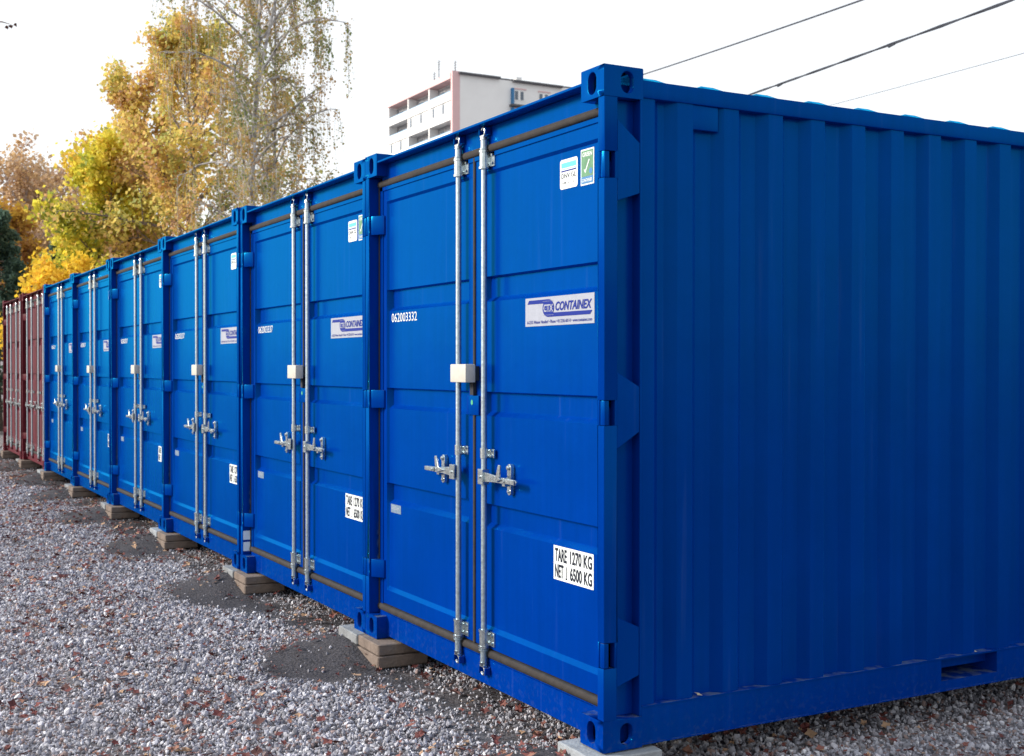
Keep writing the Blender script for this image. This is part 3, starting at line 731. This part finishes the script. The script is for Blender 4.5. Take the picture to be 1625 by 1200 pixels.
L_OR = leaf_mat('leaf_orange', [(0.52,0.36,0.26), (0.66,0.40,0.18), (0.76,0.58,0.16), (0.66,0.60,0.17), (0.42,0.46,0.15)])
L_YE = leaf_mat('leaf_yellow', [(0.20,0.28,0.08), (0.38,0.42,0.06), (0.62,0.58,0.07), (0.84,0.72,0.10), (0.80,0.55,0.12)])
L_LO = leaf_mat('leaf_gold', [(0.42,0.32,0.04), (0.78,0.56,0.05), (0.88,0.64,0.07), (0.74,0.44,0.05)])
L_BI = leaf_mat('leaf_birch', [(0.14,0.20,0.06), (0.26,0.30,0.10), (0.42,0.34,0.12), (0.52,0.30,0.10), (0.38,0.28,0.18)])
L_SP = leaf_mat('needle_dark', [(0.06,0.11,0.09), (0.10,0.17,0.13), (0.16,0.22,0.14)])
L_BR = leaf_mat('leaf_brown', [(0.46,0.34,0.28), (0.56,0.38,0.24), (0.62,0.42,0.20), (0.50,0.42,0.36)])
L_GR = leaf_mat('leaf_green', [(0.05,0.09,0.02), (0.10,0.17,0.03), (0.20,0.26,0.05)])
def ell(rmax, c=0.5, w=0.5, pw=0.5):
    return lambda f: rmax*max(0.12, 1-((f-c)/w)**2)**pw
grow_tree('maple_tree', 'broad orange brown autumn maple with dark trunk, left of the birches', (-24.28, 4.6, -0.2), 9.0, 0.13, ell(2.7, 0.42, 0.62, 0.8), L_OR, BARK, 11,
          limbs=40, subs=9, twigs=5, lpt=13, size=0.095, rise=48, z_lo=0.2, group='autumn trees behind the containers')
grow_tree('maple_tree', 'smaller orange maple between the yellow maple and the broad maple', (-27.2, 4.1, -0.2), 8.2, 0.10, ell(2.2, 0.5, 0.62, 0.7), L_OR, BARK, 12,
          limbs=26, subs=8, twigs=5, lpt=15, size=0.10, rise=50, z_lo=0.2, group='autumn trees behind the containers')
grow_tree('maple_tree', 'yellow green maple rising behind the far end of the containers', (-26.3, 3.15, -0.2), 6.7, 0.09, ell(1.75, 0.42, 0.62, 0.7), L_YE, BARK, 13,
          limbs=34, subs=8, twigs=5, lpt=18, size=0.11, rise=45, z_lo=0.15, group='autumn trees behind the containers', tonef=lambda P: (P[:, 2]-5)*0.10)
grow_tree('maple_bush', 'low bright golden bush just above the maroon containers', (-22.0, 1.45, -0.2), 3.0, 0.06, ell(1.15, 0.6, 0.6, 0.6), L_LO, BARK, 14,
          limbs=26, subs=7, twigs=5, lpt=18, size=0.095, rise=40, z_lo=0.25, group='autumn trees behind the containers', cat='bush')
grow_tree('birch_tree', 'tall weeping birch with white trunk forking high up', (-20.13, 4.7, -0.2), 13.0, 0.095, ell(1.95, 0.55, 0.62, 0.6), L_BI, BIRCHB, 15,
          limbs=40, subs=6, twigs=3, lpt=17, size=0.055, rise=50, z_lo=0.28, strands=4, spread=0.07, group='birches behind the containers', droop=0.35, fork=(0.55, 0.5, 0.9, 4.5), elong=1.0)
grow_tree('birch_tree', 'slender birch with thin twin trunk, right of the tall birch', (-20.9, 5.4, -0.2), 11.0, 0.07, ell(1.7, 0.55, 0.6, 0.6), L_BI, BIRCHB, 16,
          limbs=30, subs=6, twigs=3, lpt=17, size=0.055, rise=50, z_lo=0.35, strands=4, spread=0.07, group='birches behind the containers', droop=0.35, elong=1.0)
# conifers and hazy far trees at the left edge
grow_tree('spruce_tree', 'dark blue green spruce at the left edge of the row', (-29.4, 1.0, -0.2), 5.6, 0.10, lambda f: 1.9*(1.06-f), L_SP, BARK, 17,
          limbs=60, subs=8, twigs=4, lpt=22, size=0.07, rise=-8, z_lo=0.08, spread=0.06, group='conifers at the left', elong=1.6)
grow_tree('spruce_tree', 'second dark spruce, half hidden behind the golden bush', (-30.8, 2.6, -0.2), 5.0, 0.10, lambda f: 1.7*(1.06-f), L_SP, BARK, 18,
          limbs=50, subs=8, twigs=4, lpt=20, size=0.07, rise=-8, z_lo=0.08, spread=0.06, group='conifers at the left', elong=1.6)
grow_tree('small_maple_tree', 'small tree with yellow and orange leaves above the dark spruce', (-35.7, 1.9, -0.2), 6.0, 0.09, ell(1.5, 0.6, 0.5, 0.6), leaf_mat('leaf_warm', [(0.36,0.16,0.06),(0.55,0.32,0.05),(0.66,0.45,0.05)]), BARK, 19,
          limbs=26, subs=7, twigs=4, lpt=16, size=0.13, rise=45, z_lo=0.3, group='far autumn trees')
fx = [(-44.3, 3.4, 7.7, ''), (-47.5, 4.9, 8.2, ''), (-50.5, 8.0, 8.3, ''), (-46.0, 1.0, 7.9, '')]
FL = ['thin brown leaved far tree with grey twigs, behind the small yellow tree', 'thin brown leaved far tree with the highest top at the left skyline',
      'thin brown leaved far tree beside the yellow green maple', 'thin brown leaved far tree at the very left edge of the skyline']
for k, (x, y, h, _) in enumerate(fx):
    grow_tree('bare_tree', FL[k], (x, y, 0.0), h, 0.16, ell(2.6, 0.6, 0.55, 0.6), L_BR, BARKG, 30+k, limbs=30, subs=8, twigs=5, lpt=8, size=0.14, rise=58, z_lo=0.2, spread=0.2, group='far autumn trees')
grow_tree('hedge_bush', 'low green bush beyond the last maroon container', (-34.5, -0.2, -0.2), 2.6, 0.05, ell(1.5, 0.5, 0.65, 0.5), L_GR, BARK, 41, limbs=26, subs=6, twigs=4, lpt=16, size=0.09, rise=40, z_lo=0.08, group=None, cat='bush')
# tree left of the frame whose branch tip reaches in
t_ = empty('overhanging_tree', (-29.2, -1.6, -0.2)); tag(t_, 'leafless branch tip reaching in at the upper left corner', 'tree')
mb = MB(); mb.path([(0,0,0),(0.1,0.05,3),(0.05,0.2,6.5),(0.3,0.3,9.5),(0.4,0.5,11.5)], [0.17,0.14,0.1,0.06,0.01], n=9); mb.build('trunk', BARK, t_)
mb = MB(); mb.path([(0.05,0.2,8.0),(0.7,1.1,9.3),(1.2,1.9,9.75),(1.75,2.5,9.79),(1.87,2.66,9.73)], [0.06,0.045,0.03,0.018,0.008], n=6)
mb.path([(0.1,0.25,8.8),(-0.8,-0.6,10.0),(-1.6,-1.4,10.6)], [0.05,0.03,0.01], n=6); mb.path([(0.2,0.3,9.2),(-0.6,1.0,10.6),(-1.0,1.2,11.4)], [0.04,0.025,0.01], n=6)
mb.build('branch', BARK, t_)
mb = MB()
for p in ((1.88,2.68,9.72),(1.83,2.60,9.70),(1.97,2.78,9.75),(1.6,2.35,9.77)):
    for k in range(3):
        a = random.uniform(0, 6); mb.poly([(p[0],p[1],p[2]),(p[0]+0.07*math.cos(a),p[1]+0.07*math.sin(a),p[2]-0.03),(p[0]+0.02,p[1]+0.03,p[2]-0.10),(p[0]-0.05*math.cos(a),p[1]-0.04,p[2]-0.05)], [(0,1,2,3)])
mb.build('leaf', mat('leaf_dry', (0.10,0.05,0.04), 0.8), t_, smooth=False)

# ------------------------------------------------------------------ apartment tower
WW = mat('render_white', (0.80, 0.80, 0.79), 0.9, noise_amt=0.03, nscale=0.5)
PK_ = mat('render_pink', (0.68, 0.46, 0.46), 0.9, noise_amt=0.05, nscale=0.6)
LOG = mat('loggia_painted_shade', (0.30, 0.31, 0.34), 0.9)  # shade of the recessed balconies put into the grey of their back walls
GLS = mat('window_glass', (0.10, 0.13, 0.17), 0.12, spec=0.6)
FRW = mat('window_frame', (0.55, 0.56, 0.56), 0.6)
RAIL = mat('balcony_rail', (0.28, 0.45, 0.62), 0.6)
ROOFD = mat('roof_dark', (0.09, 0.09, 0.10), 0.8)
x0b, x1b, y0b, y1b, HB = -171.6, -149.0, 71.9, 92.0, 42.2
tower = empty('apartment_tower', (x0b, y0b, 0)); tag(tower, 'white apartment tower with pink edges and recessed balconies', 'building')
tw, td = x1b-x0b, y1b-y0b
mb = MB(); mb.box(0, tw-1.0, 1.5, td, -0.2, HB-0.35); mb.box(tw-1.0, tw, 1.1, td, -0.2, HB-0.35)
SH = 2.75; bays = 3; bw = (tw-0.5)/bays
rows = 15; ztop = 41.1
mb.build('wall', WW, tower, smooth=False)
mb = MB(); mb.box(tw-0.45, tw+0.06, -0.05, 1.1, -0.2, HB+0.05); mb.build('corner_pillar', PK_, tower, smooth=False)
mb = MB(); mb.box(-0.15, tw-0.46, -0.12, 1.49, ztop+0.15, HB-0.15); mb.box(-0.2, 0.0, -0.1, td, HB-0.7, HB); mb.build('parapet_band', PK_, tower, smooth=False)
mb = MB(); mb.box(-0.3, tw+0.2, -0.25, td+0.2, HB-0.02, HB+0.14) if False else mb.box(0.1, tw-0.1, 0.2, td, HB-0.34, HB-0.1)
mb.build('roof', ROOFD, tower, smooth=False)
# roof edge lines on the right facade, with gaps
for a, b_, z in ((0.9, 7.3, HB-0.35), (9.4, 17.5, HB-0.5)):
    mb = MB(); mb.box(tw, tw+0.5, a, b_, z, z+0.28); mb.build('eaves', ROOFD, tower, smooth=False)
mb = MB(); mb.box(tw-7.5, tw-2.5, 10.5, 15.5, HB-0.3, HB+0.6); mb.box(tw-1.2, tw-0.5, 10.3, 11.2, HB-0.3, HB+0.45); mb.build('roof_housing', WW, tower, smooth=False)
rb = random.Random(5)
open_map = {0: (1,1,1), 1: (1,0,0), 2: (0,1,1), 3: (1,0,1), 4: (0,1,0)}
for r in range(rows):
    zt = ztop - r*SH; zf = zt - SH + 0.05
    if zf < 0: break
    om = open_map.get(r, tuple(rb.random() < 0.5 for _ in range(3)))
    mb = MB(); mb.box(0, tw-0.46, 0.0, 1.49, zt-SH, zt-SH+0.22); mb.build('floor_slab', WW, tower, smooth=False)
    for bi in range(bays):
        bx0, bx1 = bi*bw, (bi+1)*bw
        mb = MB(); mb.box(bx0, bx0+0.3, 0.0, 1.495, zt-SH+0.22, zt+0.04); mb.build('bay_divider', WW, tower, smooth=False)
        mb = MB(); mb.box(bx0+0.3, bx1, -0.10, 0.05, zt-SH-0.05, zt-SH+1.05); mb.build('balcony_parapet', WW, tower, smooth=False)
        if om[bi]:
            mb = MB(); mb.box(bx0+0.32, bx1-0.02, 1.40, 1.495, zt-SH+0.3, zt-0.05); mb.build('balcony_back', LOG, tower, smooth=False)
            mb = MB(); mb.box(bx0+0.4, bx1-0.1, -0.06, -0.02, zt-SH+1.06, zt-SH+1.2); mb.build('balcony_rail', RAIL, tower, smooth=False)
            for q in range(2):
                wx = bx0+1.2+q*3.2; mb = MB(); mb.box(wx, wx+1.6, 1.30, 1.41, zt-SH+0.5, zt-0.5); fr = mb.build('window', FRW, tower, smooth=False)
                mb = MB(); mb.box(wx+0.1, wx+1.5, 1.27, 1.31, zt-SH+0.6, zt-0.6); mb.build('pane', GLS, fr, smooth=False)
        else:
            mb = MB(); mb.box(bx0+0.3, bx1, 0.052, 0.30, zt-SH+0.5, zt-0.08); mb.build('closed_loggia', WW, tower, smooth=False)
            mb = MB(); mb.box(bx0+0.3, bx1-0.1, -0.02, 0.06, zt-0.10, zt+0.0); mb.build('lintel', ROOFD, tower, smooth=False)
            for q in range(2):
                wx = bx0+0.7+q*3.4+rb.uniform(0, 0.5); mb = MB(); mb.box(wx, wx+0.9, 0.02, 0.055, zt-SH+1.1, zt-0.15); fr = mb.build('window', FRW, tower, smooth=False)
                mb = MB(); mb.box(wx+0.12, wx+0.7, -0.005, 0.02, zt-SH+1.2, zt-0.25); mb.build('pane', GLS, fr, smooth=False)
    # right facade: a window pair and a drying balcony
    for wy in (10.6, 14.6, 17.5):
        mb = MB(); mb.box(tw, tw+0.05, wy-0.9, wy+0.9, zt-1.9, zt-0.35); fr = mb.build('window', FRW if wy > 17 else WW, tower, smooth=False)
        for q in (-0.55, 0.35):
            mb = MB(); mb.box(tw+0.05, tw+0.07, wy+q-0.25, wy+q+0.25, zt-1.8, zt-0.6); mb.build('pane', GLS, fr, smooth=False)
        mb = MB(); mb.box(tw, tw+0.16, wy-1.0, wy+1.0, zt-0.35, zt-0.2); mb.build('lintel', PK_, tower, smooth=False)
    mb = MB(); mb.box(tw, tw+0.9, 8.9, 13.4, zt-SH-0.15, zt-SH+0.1); mb.build('balcony_slab', ROOFD, tower, smooth=False)
    mb = MB(); mb.box(tw, tw+0.5, 9.15, 9.45, zt-SH+0.1, zt-0.3); mb.build('drainpipe_casing', SKYB, tower, smooth=False)
# antennas
for (ax, ay, h) in ((14.0, 2.0, 3.6), (11.6, 2.4, 2.4), (21.0, 1.2, 1.9)):
    mb = MB(); mb.tube((ax,ay,HB-0.3),(ax,ay,HB+h), 0.07, 0.05, n=6)
    for q in range(4): mb.tube((ax-0.5+0.06*q,ay,HB+h-0.3-q*0.35),(ax+0.5-0.06*q,ay,HB+h-0.3-q*0.35), 0.035, n=5)
    mb.build('roof_antenna', ROOFD, tower, smooth=False)

# ------------------------------------------------------------------ utility poles and overhead wires
WIRE = mat('wire_black', (0.02, 0.025, 0.04), 0.6)
ends = [((-43.68, 25.39, 13.22), (-8.46, 14.65, 8.46)), ((-43.65, 25.38, 10.66), (-8.45, 14.64, 7.64)), ((-43.65, 25.37, 10.09), (-8.44, 14.64, 6.64))]
spec = [('thin black overhead wire, highest and leftmost of the three', 0.020, 0.0), ('thick twisted black overhead cable, middle of the three', 0.026, 0.0), ('faint thin overhead wire, lowest at the right edge', 0.005, 0.0)]
for (a, b_), (lb, r, sg) in zip(ends, spec):
    A, B = Vector(a), Vector(b_); pts = []; N = 40
    for k in range(N+1):
        t = k/N; p = A.lerp(B, t); p.z -= 0.35*4*t*(1-t)*0.35; pts.append(p)
    mb = MB()
    if r > 0.02:
        for ph in (0, math.pi):
            q = [p + Vector((0, 0, 0.014*math.cos(i*1.7+ph))) + Vector((0, 0.012*math.sin(i*1.7+ph), 0)) for i, p in enumerate(pts)]
            mb.path(q, 0.018, n=6)
        for i in (12, 20, 27, 33): mb.tube(pts[i]-Vector((0.12,-0.04,0.03)), pts[i]+Vector((0.12,-0.04,-0.03)), 0.022, n=6)
    else: mb.path(pts, r, n=6)
    o = mb.build('overhead_wire', WIRE); tag(o, lb, 'wire', 'overhead wires')
WOOD = mat('pole_wood', (0.14, 0.11, 0.09), 0.9, noise_amt=0.3, nscale=6, bump=0.4, bscale=18)
for (x, y, zt, hts, lb) in ((-43.67, 25.45, 13.35, (13.2, 10.65, 10.08), 'wooden utility pole far behind the containers'), (-8.45, 14.72, 8.9, (8.45, 7.63, 6.63), 'wooden utility pole behind the nearest container')):
    p = empty('utility_pole', (x, y, -0.2)); tag(p, lb, 'pole', 'utility poles')
    mb = MB(); mb.tube((0,0,0),(0,0,zt+0.2), 0.14, 0.09, n=12); mb.build('pole_shaft', WOOD, p)
    for h in hts:
        mb = MB(); mb.tube((0,-0.02,h+0.2),(0,-0.09,h+0.2), 0.03, n=8); mb.tube((0,-0.10,h+0.16),(0,-0.10,h+0.26), 0.035, 0.02, n=8); mb.build('insulator', GREY, p)

# ------------------------------------------------------------------ gravel stones and leaf litter (geometry nodes instances)
def stone_mesh(seed, flatn=0.65):
    bm = bmesh.new(); bmesh.ops.create_icosphere(bm, subdivisions=1, radius=0.5)
    for v in bm.verts:
        nn = noise.noise(Vector((v.co.x*2+seed*7.7, v.co.y*2, v.co.z*2)))
        v.co *= 1 + 0.55*nn
        v.co.x *= 1.15; v.co.z *= flatn
    me = bpy.data.meshes.new('stone'); bm.to_mesh(me); bm.free(); return me
def stone_mat(name, c):
    M = bpy.data.materials.new(name); M.use_nodes = True
    n = M.node_tree.nodes; l = M.node_tree.links; b = n['Principled BSDF']; b.inputs['Roughness'].default_value = 0.8; b.inputs['Specular IOR Level'].default_value = 0.3
    oi = n.new('ShaderNodeObjectInfo'); rp = n.new('ShaderNodeValToRGB'); rp.color_ramp.interpolation = 'CONSTANT' if len(c) > 3 else 'LINEAR'
    e = rp.color_ramp.elements; e[0].position = 0; e[0].color = (*c[0], 1); e[1].position = 1; e[1].color = (*c[-1], 1)
    for k, cc in enumerate(c[1:-1]): e.new((k+1)/(len(c)-1)).color = (*cc, 1)
    tc_ = n.new('ShaderNodeTexCoord'); nz = n.new('ShaderNodeTexNoise'); nz.inputs['Scale'].default_value = 4; l.new(tc_.outputs['Object'], nz.inputs['Vector'])
    mr = n.new('ShaderNodeMapRange'); mr.inputs[3].default_value = 0.9; mr.inputs[4].default_value = 1.42; l.new(nz.outputs['Fac'], mr.inputs[0])
    mm = n.new('ShaderNodeVectorMath'); mm.operation = 'SCALE'; l.new(oi.outputs['Random'], rp.inputs[0]); l.new(rp.outputs[0], mm.inputs[0]); l.new(mr.outputs[0], mm.inputs['Scale'])
    l.new(mm.outputs[0], b.inputs['Base Color']); return M
SM = [stone_mat('stone_a', [(0.20,0.20,0.225),(0.29,0.29,0.32),(0.38,0.38,0.42),(0.24,0.24,0.27),(0.33,0.33,0.37),(0.52,0.52,0.55),(0.22,0.22,0.245)]),
      stone_mat('stone_b', [(0.17,0.17,0.19),(0.26,0.255,0.285),(0.31,0.31,0.35),(0.44,0.44,0.48),(0.24,0.18,0.17),(0.36,0.36,0.40)])]
stones = bpy.data.collections.new('stone_shapes')
for k in range(6):
    me = stone_mesh(k, 0.55+0.06*k); me.materials.append(SM[k % 2]); o = bpy.data.objects.new('stone', me); stones.objects.link(o)
LM = stone_mat('dead_leaf', [(0.09,0.028,0.026),(0.15,0.05,0.042),(0.20,0.10,0.07),(0.12,0.035,0.032),(0.34,0.22,0.14),(0.17,0.07,0.058),(0.07,0.03,0.028),(0.14,0.055,0.05)])
leafs = bpy.data.collections.new('leaf_shapes')
def leaf_shape(seed, lobes=5):
    rnd = random.Random(seed); V = [(0,0,0)]; N = lobes*2
    for k in range(N):
        a = 2*math.pi*k/N + rnd.uniform(-0.15, 0.15); rr = (0.52 if k % 2 == 0 else 0.30)*rnd.uniform(0.8, 1.15)
        V.append((rr*math.cos(a), rr*0.75*math.sin(a), 0.22*rnd.uniform(-0.3, 1.0)*(rr*2)))
    me = bpy.data.meshes.new('dead_leaf'); me.from_pydata(V, [], [(0, k+1, (k+1) % N+1) for k in range(N)]); me.materials.append(LM); return me
LSH = [leaf_shape(k, 4+k % 3) for k in range(6)]
for me in LSH: o = bpy.data.objects.new('dead_leaf', me); leafs.objects.link(o)
def scatter(name, pts, scl, coll, label, cat, tilt=math.pi):
    me = bpy.data.meshes.new(name); me.vertices.add(len(pts)); me.vertices.foreach_set('co', np.asarray(pts, dtype=np.float32).ravel())
    me.attributes.new('scl', 'FLOAT', 'POINT').data.foreach_set('value', np.asarray(scl, dtype=np.float32))
    o = bpy.data.objects.new(name, me); COL.objects.link(o)
    if label: o['label'] = label; o['category'] = cat
    o['kind'] = 'stuff'
    g = bpy.data.node_groups.new(name, 'GeometryNodeTree')
    g.interface.new_socket('Geometry', in_out='INPUT', socket_type='NodeSocketGeometry'); g.interface.new_socket('Geometry', in_out='OUTPUT', socket_type='NodeSocketGeometry')
    N = g.nodes; L = g.links
    gi = N.new('NodeGroupInput'); go = N.new('NodeGroupOutput'); ip = N.new('GeometryNodeInstanceOnPoints'); ci = N.new('GeometryNodeCollectionInfo')
    ci.inputs[0].default_value = coll; ci.inputs['Separate Children'].default_value = True; ci.inputs['Reset Children'].default_value = True
    na = N.new('GeometryNodeInputNamedAttribute'); na.data_type = 'FLOAT'; na.inputs[0].default_value = 'scl'
    rv = N.new('FunctionNodeRandomValue'); rv.data_type = 'FLOAT_VECTOR'; rv.inputs[0].default_value = (-tilt, -tilt, -math.pi); rv.inputs[1].default_value = (tilt, tilt, math.pi)
    ri = N.new('FunctionNodeRandomValue'); ri.data_type = 'INT'
    for s in ri.inputs:
        if s.type == 'INT' and s.name == 'Max': s.default_value = 5
        if s.type == 'INT' and s.name == 'Min': s.default_value = 0
    ip.inputs['Pick Instance'].default_value = True
    L.new(gi.outputs[0], ip.inputs['Points']); L.new(ci.outputs[0], ip.inputs['Instance']); L.new(na.outputs[0], ip.inputs['Scale'])
    L.new(rv.outputs[0], ip.inputs['Rotation']); L.new([s for s in ri.outputs if s.type == 'INT'][0], ip.inputs['Instance Index']); L.new(ip.outputs[0], go.inputs[0])
    md = o.modifiers.new('scatter', 'NODES'); md.node_group = g
    return o
rng = np.random.default_rng(3)
CAMX, CAMY = 3.877, -2.517
def scatter_points(n_, x0, x1, y0, y1):
    return np.stack([rng.uniform(x0, x1, n_), rng.uniform(y0, y1, n_)], 1)
# height lookup on a coarse grid for speed
GX = np.arange(-24, 4.01, 0.05); GY = np.arange(-4.5, 5.01, 0.05)
HG = np.array([[ground_z(x, y, 1.0) if -1.5 < y < 1.2 else GZ + 0.018*noise.noise(Vector((x*1.1, y*1.1, 0))) + 0.05*noise.noise(Vector((x*0.22, y*0.22, 5)))*min(1, abs(y)/6) for x in GX] for y in GY])
SG = np.array([[sand_amount(x, y) if -1.6 < y < 1.2 else 0.0 for x in GX] for y in GY])
def look(G, x, y):
    i = np.clip(((x+24)/0.05).round().astype(int), 0, len(GX)-1); j = np.clip(((y+4.5)/0.05).round().astype(int), 0, len(GY)-1); return G[j, i]
reg = [(-6.5, 2.0, -2.6, 1.3, 5200), (-12, -6.5, -2.6, 0.8, 2900), (-23, -12, -2.4, 0.6, 1500), (-2.5, 2.4, 1.3, 4.8, 3000), (-9, 2.5, -4.3, -2.6, 900), (2.0, 3.8, -2.6, 3.0, 900)]
PP, SS = [], []
for (x0, x1, y0, y1, dens) in reg:
    n_ = int((x1-x0)*(y1-y0)*dens); q = scatter_points(n_, x0, x1, y0, y1)
    # skip what lies well left of the camera's view edge at full density
    s = look(SG, q[:, 0], q[:, 1]); keep = rng.uniform(size=n_) > s*0.965
    vx = q[:, 0]-CAMX; vy = q[:, 1]-CAMY; side = vy - (-vx)*0.085
    keep &= (side > -0.1) | (rng.uniform(size=n_) < 0.25)
    q = q[keep]; s = s[keep]
    sc_ = rng.lognormal(math.log(0.0138), 0.36, len(q)); sc_ = np.clip(sc_, 0.007, 0.036)*(1-0.35*s)
    if dens < 2400: sc_ *= 1.15
    if dens < 1600: sc_ *= 1.15
    z = look(HG, q[:, 0], q[:, 1]) + sc_*rng.uniform(-0.1, 0.45, len(q))
    PP.append(np.column_stack([q, z])); SS.append(sc_)
PP = np.concatenate(PP); SS = np.concatenate(SS)
gr = scatter('gravel', PP, SS, stones, 'light grey crushed gravel covering the yard', 'gravel')
# leaf litter: clumped
QQ, SL = [], []
def clump(x, y): return 0.5 + 0.9*noise.noise(Vector((x*1.3, y*1.3, 9))) + 0.5*noise.noise(Vector((x*4, y*4, 2)))
for _ in range(90000):
    x = rng.uniform(-23, 2.4); y = rng.uniform(-3.6, 4.6)
    if y > 1.2 and x < -2.0: continue
    if rng.uniform() > clump(x, y)*0.55 + 0.10: continue
    if (y-CAMY) - (CAMX-x)*0.085 < -0.2 and rng.uniform() < 0.7: continue
    QQ.append((x, y)); SL.append(float(np.clip(rng.lognormal(math.log(0.034), 0.4), 0.014, 0.070)))
QQ = np.array(QQ); SL = np.array(SL)
z = look(HG, QQ[:, 0], QQ[:, 1]) + 0.013 + 0.1*SL
order = np.argsort([-(s/ (math.hypot(q[0]-CAMX, q[1]-CAMY)+0.3)) if ((q[1]-CAMY) - (CAMX-q[0])*0.085 > 0 and (q[1] < 0.05 or q[0] > 0)) else 1 for q, s in zip(QQ, SL)])
big = set(order[:90].tolist()); rest = [i for i in range(len(QQ)) if i not in big]
scatter('leaf_litter', np.column_stack([QQ[rest], z[rest]]), SL[rest], leafs, 'brown and reddish dead leaves strewn over the gravel', 'leaf litter', tilt=0.5)
for i in sorted(big):
    o = bpy.data.objects.new('fallen_leaf', LSH[i % 6]); COL.objects.link(o)
    o.location = (QQ[i][0], QQ[i][1], float(z[i])+0.004); o.scale = (SL[i]*1.15,)*3
    o.rotation_euler = (random.uniform(-0.35, 0.35), random.uniform(-0.35, 0.35), random.uniform(0, 6.28))
    tag(o, 'larger reddish brown fallen leaf lying on the gravel near the camera', 'leaf', 'larger fallen leaves on the gravel')

for (x, y, z_, sc_, lb) in ((-0.020, 0.462, 0.159, 0.022, 'tiny tan leaf bit on the side rail ledge near the corner post'), (-0.018, 2.02, 0.159, 0.022, 'tiny tan leaf bit on the side rail ledge above the fork pocket')):
    o = bpy.data.objects.new('leaf_bit', leaf_shape(77, 4)); COL.objects.link(o); o.location = (x, y, z_+0.003); o.scale = (sc_*1.6, sc_, sc_); o.rotation_euler = (0.3, 0.2, 0.6)
    o.data.materials[0] = mat('leaf_tan', (0.42, 0.36, 0.26), 0.8); tag(o, lb, 'leaf')
